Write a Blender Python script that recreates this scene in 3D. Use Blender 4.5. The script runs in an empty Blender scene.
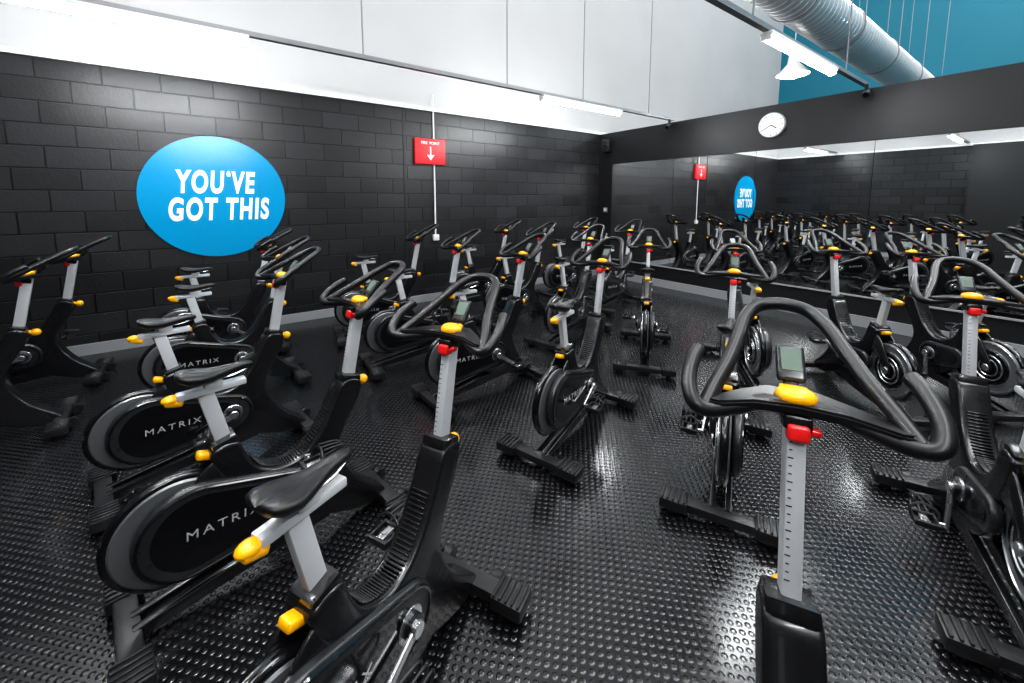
import bpy, bmesh, math
from mathutils import Vector, Matrix
sc=bpy.context.scene
COL=sc.collection
sc.view_settings.view_transform='Standard'
try: sc.view_settings.look='Medium High Contrast'
except Exception as ex: print('look',ex)
# ------------------------------------------------------------------ materials
def mat(name, col, rough=.5, metal=0, bump=None, emis=None, spec=.5, coat=0, noise_rough=0):
    m=bpy.data.materials.new(name); m.use_nodes=True
    nt=m.node_tree; b=nt.nodes['Principled BSDF']
    b.inputs['Base Color'].default_value=(*col,1); b.inputs['Roughness'].default_value=rough
    b.inputs['Metallic'].default_value=metal
    b.inputs['Specular IOR Level'].default_value=spec
    b.inputs['Coat Weight'].default_value=coat
    tc=nt.nodes.new('ShaderNodeTexCoord')
    n=nt.nodes.new('ShaderNodeTexNoise'); n.inputs['Scale'].default_value=(bump[0] if bump else 30)
    n.inputs['Detail'].default_value=3
    nt.links.new(tc.outputs['Object'],n.inputs['Vector'])
    if bump:
        bp=nt.nodes.new('ShaderNodeBump'); bp.inputs['Strength'].default_value=bump[1]; bp.inputs['Distance'].default_value=bump[2]
        nt.links.new(n.outputs['Fac'],bp.inputs['Height']); nt.links.new(bp.outputs['Normal'],b.inputs['Normal'])
    if noise_rough:
        mr=nt.nodes.new('ShaderNodeMapRange'); mr.inputs['To Min'].default_value=max(0,rough-noise_rough); mr.inputs['To Max'].default_value=rough+noise_rough
        nt.links.new(n.outputs['Fac'],mr.inputs['Value']); nt.links.new(mr.outputs['Result'],b.inputs['Roughness'])
    if emis:
        b.inputs['Emission Color'].default_value=(*emis[0],1); b.inputs['Emission Strength'].default_value=emis[1]
    return m
M={}
M['frame']=mat('satin_black_paint',(.009,.009,.010),.25,0,noise_rough=.02,coat=.3)
M['shroud']=mat('charcoal_plastic',(.019,.020,.022),.28,0,noise_rough=.02,coat=.1)
M['gloss']=mat('gloss_black_plastic',(.006,.006,.007),.13,noise_rough=.02,coat=.5)
M['silver']=mat('satin_aluminium',(.66,.67,.69),.36,.3,noise_rough=.01)
M['chrome']=mat('polished_steel',(.62,.63,.65),.22,.9,noise_rough=.03)
M['steel']=mat('flywheel_steel',(.20,.205,.215),.30,.6,noise_rough=.03)
M['rubber']=mat('black_grip_rubber',(.007,.007,.008),.36,0,(150,.08,.0005))
M['tread']=mat('tread_rubber',(.011,.011,.012),.40,0,(120,.12,.001))
M['saddle']=mat('saddle_vinyl',(.009,.009,.010),.36,0,(90,.08,.001),spec=.4)
M['yellow']=mat('yellow_plastic',(1.0,.45,.0),.35,noise_rough=.03,coat=.3)
M['red']=mat('red_plastic',(.75,.015,.015),.35,noise_rough=.03,coat=.3)
M['screen']=mat('lcd_screen',(.13,.18,.15),.15,noise_rough=.03)
M['label']=mat('light_grey_print',(.40,.40,.40),.5,noise_rough=.05)
M['white']=mat('white_print',(.88,.88,.88),.5,noise_rough=.05)
M['teal_sign']=mat('blue_sign_vinyl',(.0,.26,.50),.20,noise_rough=.01)
M['signred']=mat('red_sign_face',(.75,.02,.03),.4,noise_rough=.05)
M['teal_wall']=mat('teal_painted_cladding',(.0,.17,.25),.5,0,(3,.2,.02))
M['blackwall']=mat('black_emulsion',(.010,.010,.011),.45,0,(40,.1,.002))
M['greytrim']=mat('grey_skirting',(.28,.29,.30),.45,noise_rough=.05)
M['whitemetal']=mat('white_enamel',(.8,.8,.8),.4,noise_rough=.05)
M['galv']=mat('galvanised_duct',(.85,.85,.85),.30,.55,(12,.2,.01),noise_rough=.06)
M['wire']=mat('grey_steel_wire',(.3,.3,.31),.4,.6,noise_rough=.05)
M['tube']=mat('fluorescent_tube_glow',(1,1,1),.5,emis=((.95,.98,1),115))
M['roofpanel']=mat('roof_sheet',(.5,.52,.55),.6,0,(4,.2,.01))
M['mirror']=mat('mirror_glass',(.93,.95,.95),.0,1)

def walls_white():
    m=bpy.data.materials.new('white_wall_panels'); m.use_nodes=True
    nt=m.node_tree; b=nt.nodes['Principled BSDF']; b.inputs['Roughness'].default_value=.6
    tc=nt.nodes.new('ShaderNodeTexCoord'); n=nt.nodes.new('ShaderNodeTexNoise'); n.inputs['Scale'].default_value=.7
    cr=nt.nodes.new('ShaderNodeValToRGB'); cr.color_ramp.elements[0].color=(.44,.44,.44,1); cr.color_ramp.elements[1].color=(.55,.55,.55,1)
    nt.links.new(tc.outputs['Object'],n.inputs['Vector']); nt.links.new(n.outputs['Fac'],cr.inputs['Fac']); nt.links.new(cr.outputs['Color'],b.inputs['Base Color'])
    return m
M['whitewall']=walls_white()

def brick(name,axis):
    m=bpy.data.materials.new(name); m.use_nodes=True
    nt=m.node_tree; b=nt.nodes['Principled BSDF']
    tc=nt.nodes.new('ShaderNodeTexCoord'); sp=nt.nodes.new('ShaderNodeSeparateXYZ'); cb=nt.nodes.new('ShaderNodeCombineXYZ')
    L=nt.links.new
    L(tc.outputs['Object'],sp.inputs[0]); L(sp.outputs[axis],cb.inputs[0]); L(sp.outputs['Z'],cb.inputs[1])
    br=nt.nodes.new('ShaderNodeTexBrick'); br.inputs['Scale'].default_value=1
    br.inputs['Brick Width'].default_value=.44; br.inputs['Row Height'].default_value=.205
    br.inputs['Mortar Size'].default_value=.007; br.inputs['Mortar Smooth'].default_value=.4
    br.inputs['Color1'].default_value=(.013,.013,.014,1); br.inputs['Color2'].default_value=(.025,.025,.027,1); br.inputs['Mortar'].default_value=(.003,.003,.004,1)
    L(cb.outputs[0],br.inputs['Vector']); L(br.outputs['Color'],b.inputs['Base Color'])
    n=nt.nodes.new('ShaderNodeTexNoise'); n.inputs['Scale'].default_value=45; n.inputs['Detail'].default_value=4; L(tc.outputs['Object'],n.inputs['Vector'])
    mx=nt.nodes.new('ShaderNodeMath'); mx.operation='MULTIPLY_ADD'; mx.inputs[1].default_value=-1.0
    ms=nt.nodes.new('ShaderNodeMath'); ms.operation='MULTIPLY'; ms.inputs[1].default_value=.2
    L(n.outputs['Fac'],ms.inputs[0]); L(br.outputs['Fac'],mx.inputs[0]); L(ms.outputs[0],mx.inputs[2])
    bp=nt.nodes.new('ShaderNodeBump'); bp.inputs['Strength'].default_value=.8; bp.inputs['Distance'].default_value=.010
    L(mx.outputs[0],bp.inputs['Height']); L(bp.outputs['Normal'],b.inputs['Normal'])
    b.inputs['Roughness'].default_value=.33; b.inputs['Specular IOR Level'].default_value=.45
    return m
M['brickX']=brick('black_painted_blockwork_x','X'); M['brickY']=brick('black_painted_blockwork_y','Y')

def floor_mat():
    m=bpy.data.materials.new('studded_black_rubber'); m.use_nodes=True
    nt=m.node_tree; b=nt.nodes['Principled BSDF']; L=nt.links.new
    tc=nt.nodes.new('ShaderNodeTexCoord'); mp=nt.nodes.new('ShaderNodeMapping'); mp.inputs['Scale'].default_value=(1/.030,1/.030,0); mp.inputs['Rotation'].default_value=(0,0,math.radians(45))
    L(tc.outputs['Object'],mp.inputs['Vector'])
    fr=nt.nodes.new('ShaderNodeVectorMath'); fr.operation='FRACTION'; L(mp.outputs[0],fr.inputs[0])
    sb=nt.nodes.new('ShaderNodeVectorMath'); sb.operation='SUBTRACT'; sb.inputs[1].default_value=(.5,.5,0); L(fr.outputs[0],sb.inputs[0])
    ln=nt.nodes.new('ShaderNodeVectorMath'); ln.operation='LENGTH'; L(sb.outputs[0],ln.inputs[0])
    mr=nt.nodes.new('ShaderNodeMapRange'); mr.interpolation_type='SMOOTHSTEP'
    mr.inputs['From Min'].default_value=.16; mr.inputs['From Max'].default_value=.40; mr.inputs['To Min'].default_value=1; mr.inputs['To Max'].default_value=0
    L(ln.outputs['Value'],mr.inputs['Value'])
    bp=nt.nodes.new('ShaderNodeBump'); bp.inputs['Strength'].default_value=1; bp.inputs['Distance'].default_value=.0021
    L(mr.outputs[0],bp.inputs['Height']); L(bp.outputs['Normal'],b.inputs['Normal'])
    n=nt.nodes.new('ShaderNodeTexNoise'); n.inputs['Scale'].default_value=2.2; n.inputs['Detail'].default_value=6; L(tc.outputs['Object'],n.inputs['Vector'])
    r2=nt.nodes.new('ShaderNodeMapRange'); r2.inputs['To Min'].default_value=.07; r2.inputs['To Max'].default_value=.28
    L(n.outputs['Fac'],r2.inputs['Value']); L(r2.outputs[0],b.inputs['Roughness'])
    cr=nt.nodes.new('ShaderNodeValToRGB'); cr.color_ramp.elements[0].color=(.005,.005,.006,1); cr.color_ramp.elements[1].color=(.015,.015,.016,1)
    L(mr.outputs[0],cr.inputs['Fac']); L(cr.outputs['Color'],b.inputs['Base Color'])
    b.inputs['Specular IOR Level'].default_value=.72
    return m
M['floor']=floor_mat()
# ------------------------------------------------------------------ mesh helpers
def merge(bm,tmp):
    me=bpy.data.meshes.new('t'); tmp.to_mesh(me); tmp.free(); bm.from_mesh(me); bpy.data.meshes.remove(me)
def box(bm,c,s,rot=None,bev=0,seg=2):
    t=bmesh.new(); bmesh.ops.create_cube(t,size=1)
    bmesh.ops.scale(t,vec=s,verts=t.verts)
    if bev: bmesh.ops.bevel(t,geom=t.edges[:],offset=bev,segments=seg,profile=.6,affect='EDGES')
    if rot is not None: bmesh.ops.transform(t,matrix=rot.to_4x4(),verts=t.verts)
    bmesh.ops.translate(t,vec=c,verts=t.verts); merge(bm,t)
def beam(bm,p0,p1,w,h,bev=.004):
    p0=Vector(p0);p1=Vector(p1); d=p1-p0; L=d.length; x=d.normalized(); y=Vector((0,1,0)); y=(y-x*y.dot(x)).normalized(); z=x.cross(y)
    R=Matrix((x,y,z)).transposed(); box(bm,(p0+p1)/2,(L,w,h),R,bev)
def prism(bm,poly,y0,y1,bev=0,seg=3):
    t=bmesh.new(); vs=[t.verts.new((x,y0,z)) for x,z in poly]; f=t.faces.new(vs)
    r=bmesh.ops.extrude_face_region(t,geom=[f]); nv=[g for g in r['geom'] if isinstance(g,bmesh.types.BMVert)]
    bmesh.ops.translate(t,vec=(0,y1-y0,0),verts=nv)
    bmesh.ops.recalc_face_normals(t,faces=t.faces)
    if bev:
        es=[e for e in t.edges if abs(e.verts[0].co.y-e.verts[1].co.y)<1e-6]
        bmesh.ops.bevel(t,geom=es,offset=bev,segments=seg,profile=.5,affect='EDGES',clamp_overlap=True)
    merge(bm,t)
def cr(pts,n=6,closed=False):
    P=[Vector(p) for p in pts]; out=[]; N=len(P)
    rng=range(N if closed else N-1)
    for i in rng:
        if closed: a,b,c,d=P[(i-1)%N],P[i],P[(i+1)%N],P[(i+2)%N]
        else: a,b,c,d=P[max(i-1,0)],P[i],P[i+1],P[min(i+2,N-1)]
        for k in range(n):
            t=k/n; out.append(.5*((2*b)+(c-a)*t+(2*a-5*b+4*c-d)*t*t+(-a+3*b-3*c+d)*t**3))
    if not closed: out.append(P[-1])
    return out
def tube(bm,pts,r,seg=10,closed=False,caps=True):
    P=[Vector(p) for p in pts]; N=len(P); rings=[]; nrm=None
    for i in range(N):
        if closed: t=(P[(i+1)%N]-P[i-1]).normalized()
        else: t=(P[min(i+1,N-1)]-P[max(i-1,0)]).normalized()
        if nrm is None:
            nrm=t.orthogonal().normalized()
        else: nrm=(nrm-t*nrm.dot(t)).normalized()
        b=t.cross(nrm); rr=r[i] if isinstance(r,(list,tuple)) else r
        rings.append([bm.verts.new(P[i]+(nrm*math.cos(2*math.pi*k/seg)+b*math.sin(2*math.pi*k/seg))*rr) for k in range(seg)])
    for i in range(N if closed else N-1):
        A=rings[i];B=rings[(i+1)%N]
        for k in range(seg): bm.faces.new((A[k],A[(k+1)%seg],B[(k+1)%seg],B[k]))
    if caps and not closed:
        bm.faces.new(rings[0][::-1]); bm.faces.new(rings[-1])
def cyl(bm,p0,p1,r,seg=24,bev=0):
    p0=Vector(p0);p1=Vector(p1)
    if bev:
        d=(p1-p0).normalized(); tube(bm,[p0,p0+d*.0001,p0+d*bev,p1-d*bev,p1-d*.0001,p1],[r-bev,r-bev,r,r,r-bev,r-bev],seg)
    else: tube(bm,[p0,p1],r,seg)
def ell(bm,c,s,rot=None):
    t=bmesh.new(); bmesh.ops.create_uvsphere(t,u_segments=16,v_segments=10,radius=1); bmesh.ops.scale(t,vec=s,verts=t.verts)
    if rot is not None: bmesh.ops.transform(t,matrix=rot.to_4x4(),verts=t.verts)
    bmesh.ops.translate(t,vec=c,verts=t.verts); merge(bm,t)
def mesh(name,bm,m,smooth=40):
    bmesh.ops.recalc_face_normals(bm,faces=bm.faces)
    me=bpy.data.meshes.new(name); bm.to_mesh(me); bm.free(); me.materials.append(M[m])
    if smooth:
        me.shade_smooth() if hasattr(me,'shade_smooth') else None
        try: me.set_sharp_from_angle(angle=math.radians(smooth))
        except Exception: pass
    return me
def obj(name,me,parent=None,loc=(0,0,0)):
    o=bpy.data.objects.new(name,me); COL.objects.link(o); o.location=loc
    if parent: o.parent=parent
    return o
def empty(name,loc=(0,0,0),rz=0):
    o=bpy.data.objects.new(name,None); o.empty_display_size=.1; COL.objects.link(o); o.location=loc; o.rotation_euler=(0,0,rz); return o
def text_mesh(name,body,size,m,off=0,shear=0,ext=.002,xs=1,spacing=1,line=1):
    cu=bpy.data.curves.new(name,'FONT'); cu.body=body; cu.size=size; cu.align_x='CENTER'; cu.align_y='CENTER'; cu.offset=off; cu.shear=shear; cu.extrude=ext; cu.space_character=spacing; cu.space_line=line
    o=bpy.data.objects.new(name,cu); COL.objects.link(o); bpy.context.view_layer.update()
    dg=bpy.context.evaluated_depsgraph_get(); me=bpy.data.meshes.new_from_object(o.evaluated_get(dg)); bpy.data.objects.remove(o)
    me.name=name; me.materials.clear(); me.materials.append(M[m]); me.transform(Matrix.Diagonal((xs,1,1,1)))
    return me
def slab(name,lo,hi,m):
    bm=bmesh.new(); lo=Vector(lo);hi=Vector(hi); box(bm,(lo+hi)/2,(hi-lo)); return obj(name,mesh(name,bm,m,0))
# ------------------------------------------------------------------ room
XR=6.3; YL=5.65; XB=-2.15; YN=-2.6; H=2.85; XF=14.5
slab('floor',(XB-.2,-9,-.1),(XF+.2,YL+.2,0),'floor')
slab('wall_left',(XB,YL,0),(XR+.15,YL+.2,H),'brickX')
slab('wall_left_upper',(XB,YL+.03,H),(XF,YL+.2,11),'whitewall')
slab('trim_left',(XB,YL-.03,H),(XR+.15,YL+.03,H+.05),'whitemetal')
slab('wall_back',(XB-.2,-9,0),(XB,YL+.2,H),'brickY')
slab('wall_back_upper',(XB-.2,-9,H),(XB-.03,YL+.2,11),'whitewall')
slab('trim_back',(XB-.03,YN,H),(XB+.03,YL-.03,H+.05),'whitemetal')
slab('wall_near',(XB,YN-.15,0),(XR+.15,YN,H),'blackwall')
slab('wall_right',(XR,YN,0),(XR+.15,YL,H),'blackwall')
slab('wall_right_header',(XR-.05,YN,2.25),(XR,YL,H),'blackwall')
slab('wall_back_return',(XB,YN,0),(XB+.25,1.45,H),'blackwall')
slab('trim_corner',(XR-.05,5.3,0.12),(XR,YL,2.25),'blackwall')
slab('wall_hall_far',(XF,-9,0),(XF+.2,YL+.2,11),'teal_wall')
slab('wall_hall_near',(XB-.2,-9.2,0),(XF+.2,-9,11),'whitewall')
slab('ceiling',(XB-.2,-9.2,11),(XF+.2,YL+.2,11.2),'roofpanel')
slab('baseboard_left',(XB,YL-.02,0),(XR-.05,YL,.11),'greytrim')
slab('baseboard_right',(XR-.03,YN,0),(XR,5.3,.13),'greytrim')
slab('baseboard_back',(XB,1.45,0),(XB+.02,YL-.02,.11),'greytrim')
# mirror panels
mw=1.3; y=5.3; e=empty('wall_mirror')
i=0
while y-mw>YN-.01:
    bm=bmesh.new(); box(bm,(XR-.008,y-mw/2,(0.38+2.25)/2),(.012,mw-.004,1.87)); obj('mirror_panel_%d'%i,mesh('mirror_panel',bm,'mirror',0),e); y-=mw; i+=1
bm=bmesh.new(); box(bm,(XR-.012,1.4,.37),(.02,7.8,.02)); obj('mirror_channel',mesh('mirror_channel',bm,'greytrim',0),e)
slab('trim_joint',(2.15,YL-.006,.11),(2.18,YL,H),'blackwall')
# circular sign
e=empty('wall_sign',(-.04,YL-.012,1.58))
bm=bmesh.new(); cyl(bm,(0,.012,0),(0,-.004,0),.67,96); obj('sign_disc',mesh('sign_disc',bm,'teal_sign',30),e)
for k,(s,z,dx) in enumerate((("YOU’VE",.155,.0),("GOT THIS",-.145,.02))):
    me=text_mesh('sign_text',s,.33,'white',off=.0135,shear=.18,ext=.002,xs=.54,spacing=1.2)
    o=obj('sign_text_%d'%k,me,e,(dx,-.007,z)); o.rotation_euler=(math.pi/2,0,0)
# fire sign
e=empty('fire_point_sign',(2.55,YL-.03,2.26))
bm=bmesh.new(); box(bm,(0,0,0),(.48,.05,.37),None,.006); obj('sign_panel',mesh('sign_panel',bm,'signred'),e)
o=obj('sign_lettering',text_mesh('sign_lettering','FIRE  POINT',.055,'white',off=.001,ext=.001),e,(0,-.028,.12)); o.rotation_euler=(math.pi/2,0,0)
bm=bmesh.new(); box(bm,(0,-.028,.0),(.02,.004,.14)); prism(bm,[(-.06,-.05),(.06,-.05),(0,-.13)],-.03,-.026); obj('sign_arrow',mesh('sign_arrow',bm,'white'),e)
bm=bmesh.new(); cyl(bm,(2.62,YL-.02,H+.25),(2.62,YL-.02,2.45),.012,10); cyl(bm,(2.62,YL-.02,2.07),(2.62,YL-.02,1.0),.012,10); box(bm,(2.62,YL-.03,.98),(.09,.05,.09),None,.006)
obj('wall_conduit',mesh('wall_conduit',bm,'whitemetal'))
# clock
e=empty('wall_clock',(XR-.06,2.50,2.575))
bm=bmesh.new(); cyl(bm,(.01,0,0),(-.03,0,0),.170,48,.006); obj('clock_case',mesh('clock_case',bm,'greytrim'),e)
bm=bmesh.new(); cyl(bm,(-.028,0,0),(-.033,0,0),.158,48); obj('clock_face',mesh('clock_face',bm,'white'),e)
bm=bmesh.new()
for k in range(12):
    a=k*math.pi/6; R=Matrix.Rotation(a,3,'X'); box(bm,R@Vector((-.035,0,.138)),(.003,.006,.022),R)
for a,l,w in ((2.2,.085,.009),(-2.1,.125,.006)):
    R=Matrix.Rotation(a,3,'X'); box(bm,R@Vector((-.037,0,l/2)),(.003,w,l),R)
obj('clock_hands',mesh('clock_hands',bm,'frame',0),e)
# speakers
def speaker(loc,rz):
    e=empty('wall_speaker',loc,rz)
    bm=bmesh.new(); box(bm,(-.08,0,0),(.12,.15,.24),None,.012); box(bm,(-.01,0,0),(.03,.04,.06)); obj('cabinet',mesh('cabinet',bm,'shroud'),e)
    bm=bmesh.new(); cyl(bm,(-.138,0,-.04),(-.144,0,-.04),.055,24); cyl(bm,(-.138,0,.07),(-.144,0,.07),.022,24); obj('drivers',mesh('drivers',bm,'gloss'),e)
speaker((XR-.05,5.42,2.6),math.radians(15))
e=empty('light_switch',(XR-.05,5.45,1.35)); bm=bmesh.new(); box(bm,(-.008,0,0),(.016,.09,.09),None,.004); obj('plate',mesh('plate',bm,'greytrim'),e)
bm=bmesh.new(); box(bm,(-.018,0,0),(.006,.03,.04),None,.002); obj('rocker',mesh('rocker',bm,'white'),e)
def spot(x,y,z):
    e=empty('security_camera',(x,y,z)); bm=bmesh.new(); box(bm,(0,0,.05),(.03,.03,.08)); cyl(bm,(.02,0,0),(-.10,-.02,-.05),.035,16,.006); obj('camera_body',mesh('camera_body',bm,'shroud'),e)
    bm=bmesh.new(); cyl(bm,(-.10,-.02,-.05),(-.105,-.021,-.052),.024,16); obj('lens',mesh('lens',bm,'gloss'),e)
spot(XR-.12,4.05,2.80); spot(XR-.12,1.5,2.80)
# ------------------------------------------------------------------ suspended lighting
def trunk(y,z,xs,x0,wires):
    e=empty('light_trunking',(0,y,z))
    bm=bmesh.new(); box(bm,((x0+XR+.1)/2,0,0),(XR+.1-x0,.05,.04)); obj('rail',mesh('rail',bm,'wire',0),e)
    for i,x in enumerate(xs):
        bm=bmesh.new(); box(bm,(x+.77,0,-.035),(1.56,.10,.03),None,.006); box(bm,(x-.0,0,-.065),(.03,.07,.05)); box(bm,(x+1.54,0,-.065),(.03,.07,.05)); obj('fitting_%d'%i,mesh('fitting',bm,'whitemetal'),e)
        bm=bmesh.new(); cyl(bm,(x+.02,0,-.075),(x+1.52,0,-.075),.026,14); obj('lamp_tube_%d'%i,mesh('lamp_tube',bm,'tube'),e)
    bm=bmesh.new()
    for w in wires: cyl(bm,(w,0,.02),(w,0,11-z),.007,6)
    obj('suspension_wires',mesh('suspension_wires',bm,'wire'),e)
trunk(4.12,2.92,(-1.28,3.45),-2.1,(-.6,1.2,2.9,4.2,5.7))
trunk(1.55,2.92,(-1.0,3.65),-2.1,(-.6,1.8,3.4,5.6))
trunk(-1.1,2.92,(-1.0,3.65),-2.1,(-.6,1.8,3.4,5.6))
# duct
e=empty('ventilation_duct',(0,2.34,4.2)); bm=bmesh.new()
pts=[];rr=[]; x=-2.1
while x<XF-.2:
    for dx,r in ((0,.30),(.10,.30),(.105,.308),(.12,.308),(.125,.30)):
        pts.append((x+dx,0,0)); rr.append(r)
    x+=.13
tube(bm,pts,rr,32); obj('spiral_pipe',mesh('spiral_pipe',bm,'galv',30),e)
bm=bmesh.new()
for w in (3,4.6,6.2,8,10,12,14):
    for s in (-1,1): cyl(bm,(w,s*.31,0),(w,s*.31,6.8),.006,6)
    tube(bm,[(w,.315*math.cos(a),.315*math.sin(a)) for a in [k*2*math.pi/24 for k in range(24)]],.008,6,True)
obj('hanger_rods',mesh('hanger_rods',bm,'wire'),e)
def highbay(x,y,z):
    e=empty('high_bay_lamp',(x,y,z)); bm=bmesh.new()
    tube(bm,[(0,0,.34),(0,0,.30),(0,0,.18),(0,0,0)],[.05,.08,.09,.24],28,caps=False); cyl(bm,(0,0,.3),(0,0,.42),.07,20); cyl(bm,(0,0,.42),(0,0,11-z),.006,6)
    obj('reflector',mesh('reflector',bm,'whitemetal'),e)
    bm=bmesh.new(); ell(bm,(0,0,.0),(.15,.15,.05)); obj('lamp_bulb',mesh('lamp_bulb',bm,'tube'),e)
highbay(8.0,2.94,3.66); highbay(12.5,-2.5,5.0)
def area(name,loc,sx,sy,p,col=(1,1,1)):
    l=bpy.data.lights.new(name,'AREA'); l.shape='RECTANGLE'; l.size=sx; l.size_y=sy; l.energy=p; l.color=col
    o=bpy.data.objects.new(name,l); COL.objects.link(o); o.location=loc; return o
area('overhead_fill',(2,3.3,10.9),8,3,600,(.99,.99,1))  # unseen area lamps, this group, added overhead to brighten the room and hall
area('overhead_fill',(2,-2.5,10.9),8,3,720,(.99,.99,1))
area('overhead_fill',(10.5,-1,10.9),6,5,950,(.98,.99,1))
w=bpy.data.worlds.new('w'); sc.world=w; w.use_nodes=True; w.node_tree.nodes['Background'].inputs[0].default_value=(.6,.65,.7,1); w.node_tree.nodes['Background'].inputs[1].default_value=.3

# ------------------------------------------------------------------ bike parts
def B(): return bmesh.new()
def hull(c1,r1,c2,r2,n=28):
    c1=Vector(c1);c2=Vector(c2); d=(c2-c1); a0=math.atan2(d.y,d.x); phi=math.acos((r1-r2)/d.length); out=[]
    for k in range(n+1):
        a=a0+phi+(2*math.pi-2*phi)*k/n; out.append((c1.x+r1*math.cos(a),c1.y+r1*math.sin(a)))
    for k in range(n//2+1):
        a=a0-phi+2*phi*k/(n//2); out.append((c2.x+r2*math.cos(a),c2.y+r2*math.sin(a)))
    return out
def smooth2(poly,n=4):
    return [(v.x,v.z) for v in cr([(x,0,z) for x,z in poly],n,True)]
FC=(-.265,.345); CK=(.13,.30)
fixed=[]; seatp=[]; barp=[]
# frame: swept U shaped main body, wide and rounded
bm=B()
prof=[(.35,.715),(.43,.70),(.42,.62),(.355,.51),(.315,.41),(.345,.30),(.42,.19),(.53,.09),(.53,.045),(.40,.05),(.22,.12),(.05,.16),(-.04,.25),(-.09,.40),(-.155,.565),(-.14,.615),(-.07,.615),(-.045,.55),(-.005,.475),(.07,.435),(.155,.445),(.24,.525),(.30,.63)]
prism(bm,smooth2(prof),-.054,.054,.018,4)
for s in (-1,1):
    prism(bm,[(.26,.17),(.26,.10),(-.41,.035),(-.41,.08)],s*.034-.016,s*.034+.016,.006)
cyl(bm,(CK[0],-.10,CK[1]),(CK[0],.10,CK[1]),.035,20)
fk=smooth2([(-.05,.50),(-.12,.575),(-.20,.53),(-.28,.40),(-.30,.33),(-.25,.32),(-.20,.40),(-.10,.44)],3)
prism(bm,fk,-.050,-.036,.003,1)
prism(bm,fk,.036,.050,.003,1)
fixed.append(('frame',mesh('frame',bm,'frame',50)))
bm=B()
ridge=cr([(-.025,0,.520),(.01,0,.467),(.075,0,.440),(.155,0,.452),(.232,0,.524),(.285,0,.615)],8)
for k,p in enumerate(ridge[2:-2]):
    box(bm,p,(.006,.066,.006),None,.002,1)
box(bm,(.388,0,.705),(.088,.100,.055),Matrix.Rotation(math.radians(16),3,'Y'),.014)
box(bm,(-.106,0,.610),(.085,.095,.055),Matrix.Rotation(math.radians(-14),3,'Y'),.014)
fixed.append(('frame_collars',mesh('frame_collars',bm,'frame')))
# stabilisers
bm=B()
for x,s in ((.53,1),(-.42,-1)):
    box(bm,(x,0,.055),(.07,.44,.045),None,.012)
    for sy in (-1,1):
        box(bm,(x,sy*.205,.058),(.11,.13,.055),None,.014)
        for k in range(5): box(bm,(x,sy*(.155+k*.025),.088),(.10,.010,.010),None,.002,1)
        cyl(bm,(x,sy*.21,0),(x,sy*.21,.03),.026,14)
for sy in (-1,1): cyl(bm,(.59,sy*.12-.015,.045),(.59,sy*.12+.015,.045),.032,18)
fixed.append(('stabiliser_feet',mesh('stabiliser_feet',bm,'tread')))
# shroud
bm=B(); prism(bm,hull((-.225,.345),.172,CK,.105),-.075,-.034,.012); prism(bm,hull((-.05,.33),.075,CK,.095),.034,.072,.012)
fixed.append(('drive_shroud',mesh('drive_shroud',bm,'shroud')))
bm=B()
tube(bm,[(x,-.074,z) for x,z in hull((-.225,.345),.159,CK,.092)],.006,6,True)
prism(bm,hull((-.215,.345),.133,(.07,.315),.072),-.077,-.073)
prism(bm,hull((-.04,.328),.05,CK,.075),.071,.075)
fixed.append(('shroud_panel',mesh('shroud_panel',bm,'gloss')))
# flywheel
bm=B()
tube(bm,[(FC[0]+.190*math.cos(a),0,FC[1]+.190*math.sin(a)) for a in [k*2*math.pi/56 for k in range(56)]],.020,10,True)
cyl(bm,(FC[0],.02,FC[1]),(FC[0],.034,FC[1]),.125,40,.004)
fixed.append(('flywheel_guard',mesh('flywheel_guard',bm,'gloss')))
bm=B()
cyl(bm,(FC[0],-.026,FC[1]),(FC[0],.026,FC[1]),.188,56,.006)
fixed.append(('flywheel',mesh('flywheel',bm,'steel')))
bm=B()
for r in (.176,.130):
    tube(bm,[(FC[0]+r*math.cos(a),.027,FC[1]+r*math.sin(a)) for a in [k*2*math.pi/48 for k in range(48)]],.004,5,True)
for r in (.09,.06): tube(bm,[(FC[0]+r*math.cos(a),.035,FC[1]+r*math.sin(a)) for a in [k*2*math.pi/40 for k in range(40)]],.005,6,True)
cyl(bm,(FC[0],.03,FC[1]),(FC[0],.060,FC[1]),.024,24,.004)
for s in (-1,1): cyl(bm,(CK[0],s*.070,CK[1]),(CK[0],s*.080,CK[1]),.05,28,.002)
fixed.append(('flywheel_rim',mesh('flywheel_rim',bm,'chrome')))
LAB=text_mesh('shroud_label','MATRIX',.046,'label',off=0,ext=.0006,xs=1.15,spacing=1.35)
# seat
bm=B()
beam(bm,(-.09,0,.54),(-.15,0,.825),.030,.052,.006)
beam(bm,(-.235,0,.838),(-.02,0,.838),.042,.024,.005)
box(bm,(-.125,0,.862),(.06,.05,.04),None,.01)
seatp.append(('seat_post',mesh('seat_post',bm,'silver')))
bm=B(); secs=[(-.128,.026,.010,.026),(-.120,.050,.018,.024),(-.098,.064,.025,.018),(-.062,.065,.026,.010),(-.03,.052,.024,.006),(.005,.037,.022,.006),(.04,.026,.020,.008),(.075,.021,.018,.010),(.100,.018,.015,.010),(.114,.010,.008,.008)]
rings=[]
for x,w,h,z in secs:
    ring=[]
    for k in range(16):
        a=2*math.pi*k/16; cy=math.cos(a);sz=math.sin(a)
        yy=w*(abs(cy)**.8)*(1 if cy>=0 else -1); zz=(h*.75 if sz>0 else h*1.2)*sz
        if sz>0 and abs(cy)<.3 and x<.06: zz-=.010
        ring.append(bm.verts.new((-.105+x,yy,.890+z+zz)))
    rings.append(ring)
for A,C in zip(rings,rings[1:]):
    for k in range(16): bm.faces.new((A[k],A[(k+1)%16],C[(k+1)%16],C[k]))
bm.faces.new(rings[0]); bm.faces.new(rings[-1])
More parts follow.
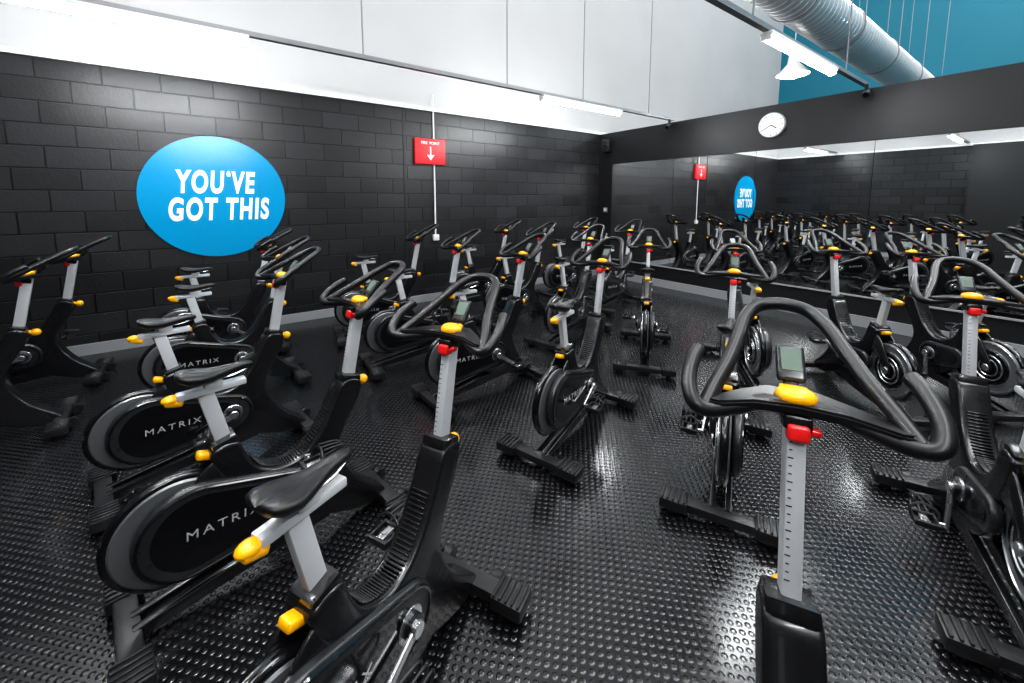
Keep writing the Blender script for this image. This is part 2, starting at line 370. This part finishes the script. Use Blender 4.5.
bmesh.ops.subdivide_edges(bm,edges=bm.edges[:],cuts=1,smooth=.6,use_grid_fill=True)
seatp.append(('saddle',mesh('saddle',bm,'saddle',60)))
bm=B()
for s in (-1,1): tube(bm,cr([(-.205,s*.028,.893),(-.17,s*.02,.878),(-.07,s*.02,.875),(-.015,s*.01,.885)],4),.004,6)
seatp.append(('saddle_rails',mesh('saddle_rails',bm,'chrome')))
bm=B(); box(bm,(-.242,0,.824),(.055,.040,.028),Matrix.Rotation(.3,3,'Y'),.012,3); ell(bm,(-.250,0,.836),(.028,.023,.016))
seatp.append(('seat_slide_knob',mesh('seat_slide_knob',bm,'yellow',60)))
bm=B(); box(bm,(-.168,0,.585),(.055,.045,.026),Matrix.Rotation(.35,3,'Y'),.010,3); ell(bm,(.462,0,.675),(.026,.022,.024)); cyl(bm,(.42,0,.685),(.455,0,.677),.012,12)
fixed.append(('height_knobs',mesh('height_knobs',bm,'yellow',60)))
# handle mast
Hc=Vector((.47,0,1.08))
bm=B(); beam(bm,(.375,0,.63),(.462,0,1.06),.036,.052,.006)
barp.append(('handlebar_post',mesh('handlebar_post',bm,'silver')))
bm=B()
for k in range(18):
    z=.735+.016*k; x=.375+(z-.63)*.087/.43-.0265
    box(bm,(x,.010,z),(.002,.006 if k%3 else .010,.002))
barp.append(('height_scale',mesh('height_scale',bm,'frame',0)))
def rel(l): return [Hc+Vector(p) for p in l]
def mir(l): return l+[(x,-y,z) for x,y,z in l[::-1] if abs(y)>1e-6]
bm=B()
tube(bm,cr(rel(mir([(.025,.194,.078),(-.012,.206,.060),(-.060,.212,.028),(-.093,.200,-.002),(-.090,.169,-.015),(-.055,.11,-.012),(-.02,.05,-.004)])),6),.0165,12)
tube(bm,cr(rel(mir([(-.086,.178,-.012),(-.035,.158,.018),(.025,.130,.055),(.095,.106,.095),(.160,.086,.130),(.208,.054,.154),(.222,0,.162)])),6),.0165,12)
t=bmesh.new(); pl=[(.045,-.05),(.045,.05),(.0,.105),(-.05,.155),(-.088,.178),(-.092,.15),(-.055,.08),(-.045,.0),(-.055,-.08),(-.092,-.15),(-.088,-.178),(-.05,-.155),(.0,-.105)]
vs=[t.verts.new((Hc.x+x,y,Hc.z-.014)) for x,y in pl]; f=t.faces.new(vs); r=bmesh.ops.extrude_face_region(t,geom=[f]); bmesh.ops.translate(t,vec=(0,0,.022),verts=[g for g in r['geom'] if isinstance(g,bmesh.types.BMVert)])
bmesh.ops.recalc_face_normals(t,faces=t.faces); bmesh.ops.bevel(t,geom=t.edges[:],offset=.005,segments=2,affect='EDGES',clamp_overlap=True); merge(bm,t)
barp.append(('handlebar',mesh('handlebar',bm,'rubber',60)))
RT=Matrix.Rotation(math.radians(38),3,'Y')
CO=Vector((.066,0,.058))
bm=B(); box(bm,Hc+CO,(.022,.056,.084),RT,.008,3); beam(bm,Hc+Vector((.03,0,0)),Hc+Vector((.08,0,.05)),.03,.02)
barp.append(('console',mesh('console',bm,'shroud')))
bm=B(); box(bm,Hc+CO+RT@Vector((-.0115,0,.006)),(.003,.040,.052),RT,.001,1)
barp.append(('console_screen',mesh('console_screen',bm,'screen')))
bm=B(); ell(bm,Hc+Vector((-.008,0,.012)),(.030,.040,.022)); box(bm,Hc+Vector((.008,0,.014)),(.045,.055,.02),None,.008)
barp.append(('handlebar_knob',mesh('handlebar_knob',bm,'yellow',60)))
bm=B(); box(bm,Hc+Vector((-.045,0,-.050)),(.035,.040,.034),Matrix.Rotation(.2,3,'Y'),.008,3); box(bm,Hc+Vector((-.04,-.026,-.045)),(.02,.03,.014),None,.004)
barp.append(('resistance_lever',mesh('resistance_lever',bm,'red',60)))
bm=B(); box(bm,Hc+Vector((-.02,0,-.035)),(.06,.052,.03),Matrix.Rotation(.2,3,'Y'),.006)
barp.append(('clamp',mesh('clamp',bm,'frame',60)))
# cranks
def crank(ph):
    a=B(); p=B(); c=Vector((CK[0],0,CK[1]))
    for s,ang in ((-1,ph),(1,ph+math.pi)):
        d=Vector((math.cos(ang),0,math.sin(ang)))
        c0=c+Vector((0,s*.098,0)); c1=c0+d*.17+Vector((0,s*.012,0))
        beam(a,c0-d*.02,c1+d*.012,.014,.030,.005)
        cyl(a,c+Vector((0,s*.075,0)),c+Vector((0,s*.112,0)),.024,16,.003)
        cyl(a,c1,c1+Vector((0,s*.035,0)),.008,8)
        pc=c1+Vector((0,s*.068,0))
        box(a,pc,(.070,.03,.014),None,.004)
        for k in (-1,1): box(p,pc+Vector((k*.038,0,0)),(.014,.085,.026),None,.004)
        box(p,pc+Vector((0,s*.038,0)),(.08,.010,.022),None,.003)
        box(p,pc+Vector((0,-s*.038,0)),(.08,.010,.022),None,.003)
        for q in (-.028,.0,.028):
            tube(p,cr([pc+Vector((.04,q,.0)),pc+Vector((.10,q*.8,.012)),pc+Vector((.105,q*.8,.045)),pc+Vector((.03,q,.058))],4),.004,6)
        tube(p,cr([pc+Vector((.0,-.045,.0)),pc+Vector((.015,-.045,.04)),pc+Vector((.025,0,.06)),pc+Vector((.015,.045,.04)),pc+Vector((.0,.045,.0))],5),.005,6)
    return [('crank_arms',mesh('crank_arms',a,'chrome')),('pedals',mesh('pedals',p,'tread'))]
cranks=[crank(math.radians(x)) for x in (-35,80,200,20)]
def bike(x,y,h,ph=0,ds=0,db=0):
    e=empty('exercise_bike',(x,y,0),math.radians(h))
    for n,m in fixed: obj(n,m,e)
    for n,m in cranks[ph%4]: obj(n,m,e)
    sv=(-.06*ds/.285,0,ds); bv=(.087*db/.43,0,db)
    for n,m in seatp: obj(n,m,e,sv)
    for n,m in barp: obj(n,m,e,bv)
    o=obj('label_right',LAB,e,(-.135,-.0775,.335)); o.rotation_euler=(math.pi/2,math.radians(4),0)
L=[(.572,.078,29.5,0,0,.035),(.222,1.04,27,2,0,0),(0.05,1.87,11,1,0,-.02),(-.17,2.82,11,2,0,-.02),(-.09,3.80,7,3,.0,-.02),(-.12,4.75,0,0,0,0),
(-1.52,3.9,6,1,0,-.02),(-1.5,4.85,0,2,0,-.01),
(3.0,-.87,36,1,0,0),(2.43,.05,23,1,0,0.0),(2.21,1.02,25,3,0,0),(1.80,1.82,19,2,0,.01),(1.6,2.68,3,0,0,0),(1.42,3.55,-2,1,0,0),(1.38,4.5,-8,2,.02,.01),
(5.25,-.25,60,0,0,0),(4.62,.42,50,1,0,0),(3.97,.82,47,2,0,0.03),(3.62,1.55,40,3,0,0),(3.3,2.33,35,0,0,-.02),(3.05,3.15,15,1,.02,0),(2.95,4.05,3,2,0,.0),(2.95,4.95,-8,3,0,0),
(4.5,3.75,10,1,0,0),(4.5,4.75,0,2,0,0)]
for b in L: bike(*b)
# ------------------------------------------------------------------ camera
cd=bpy.data.cameras.new('camera'); cam=bpy.data.objects.new('camera',cd); COL.objects.link(cam)
cam.location=(0,0,1.55); cam.rotation_euler=(math.radians(90-6.3),0,math.radians(54.2-90))
cd.sensor_width=36; cd.lens=14.06; cd.shift_y=-.0952; cd.clip_start=.02
sc.camera=cam
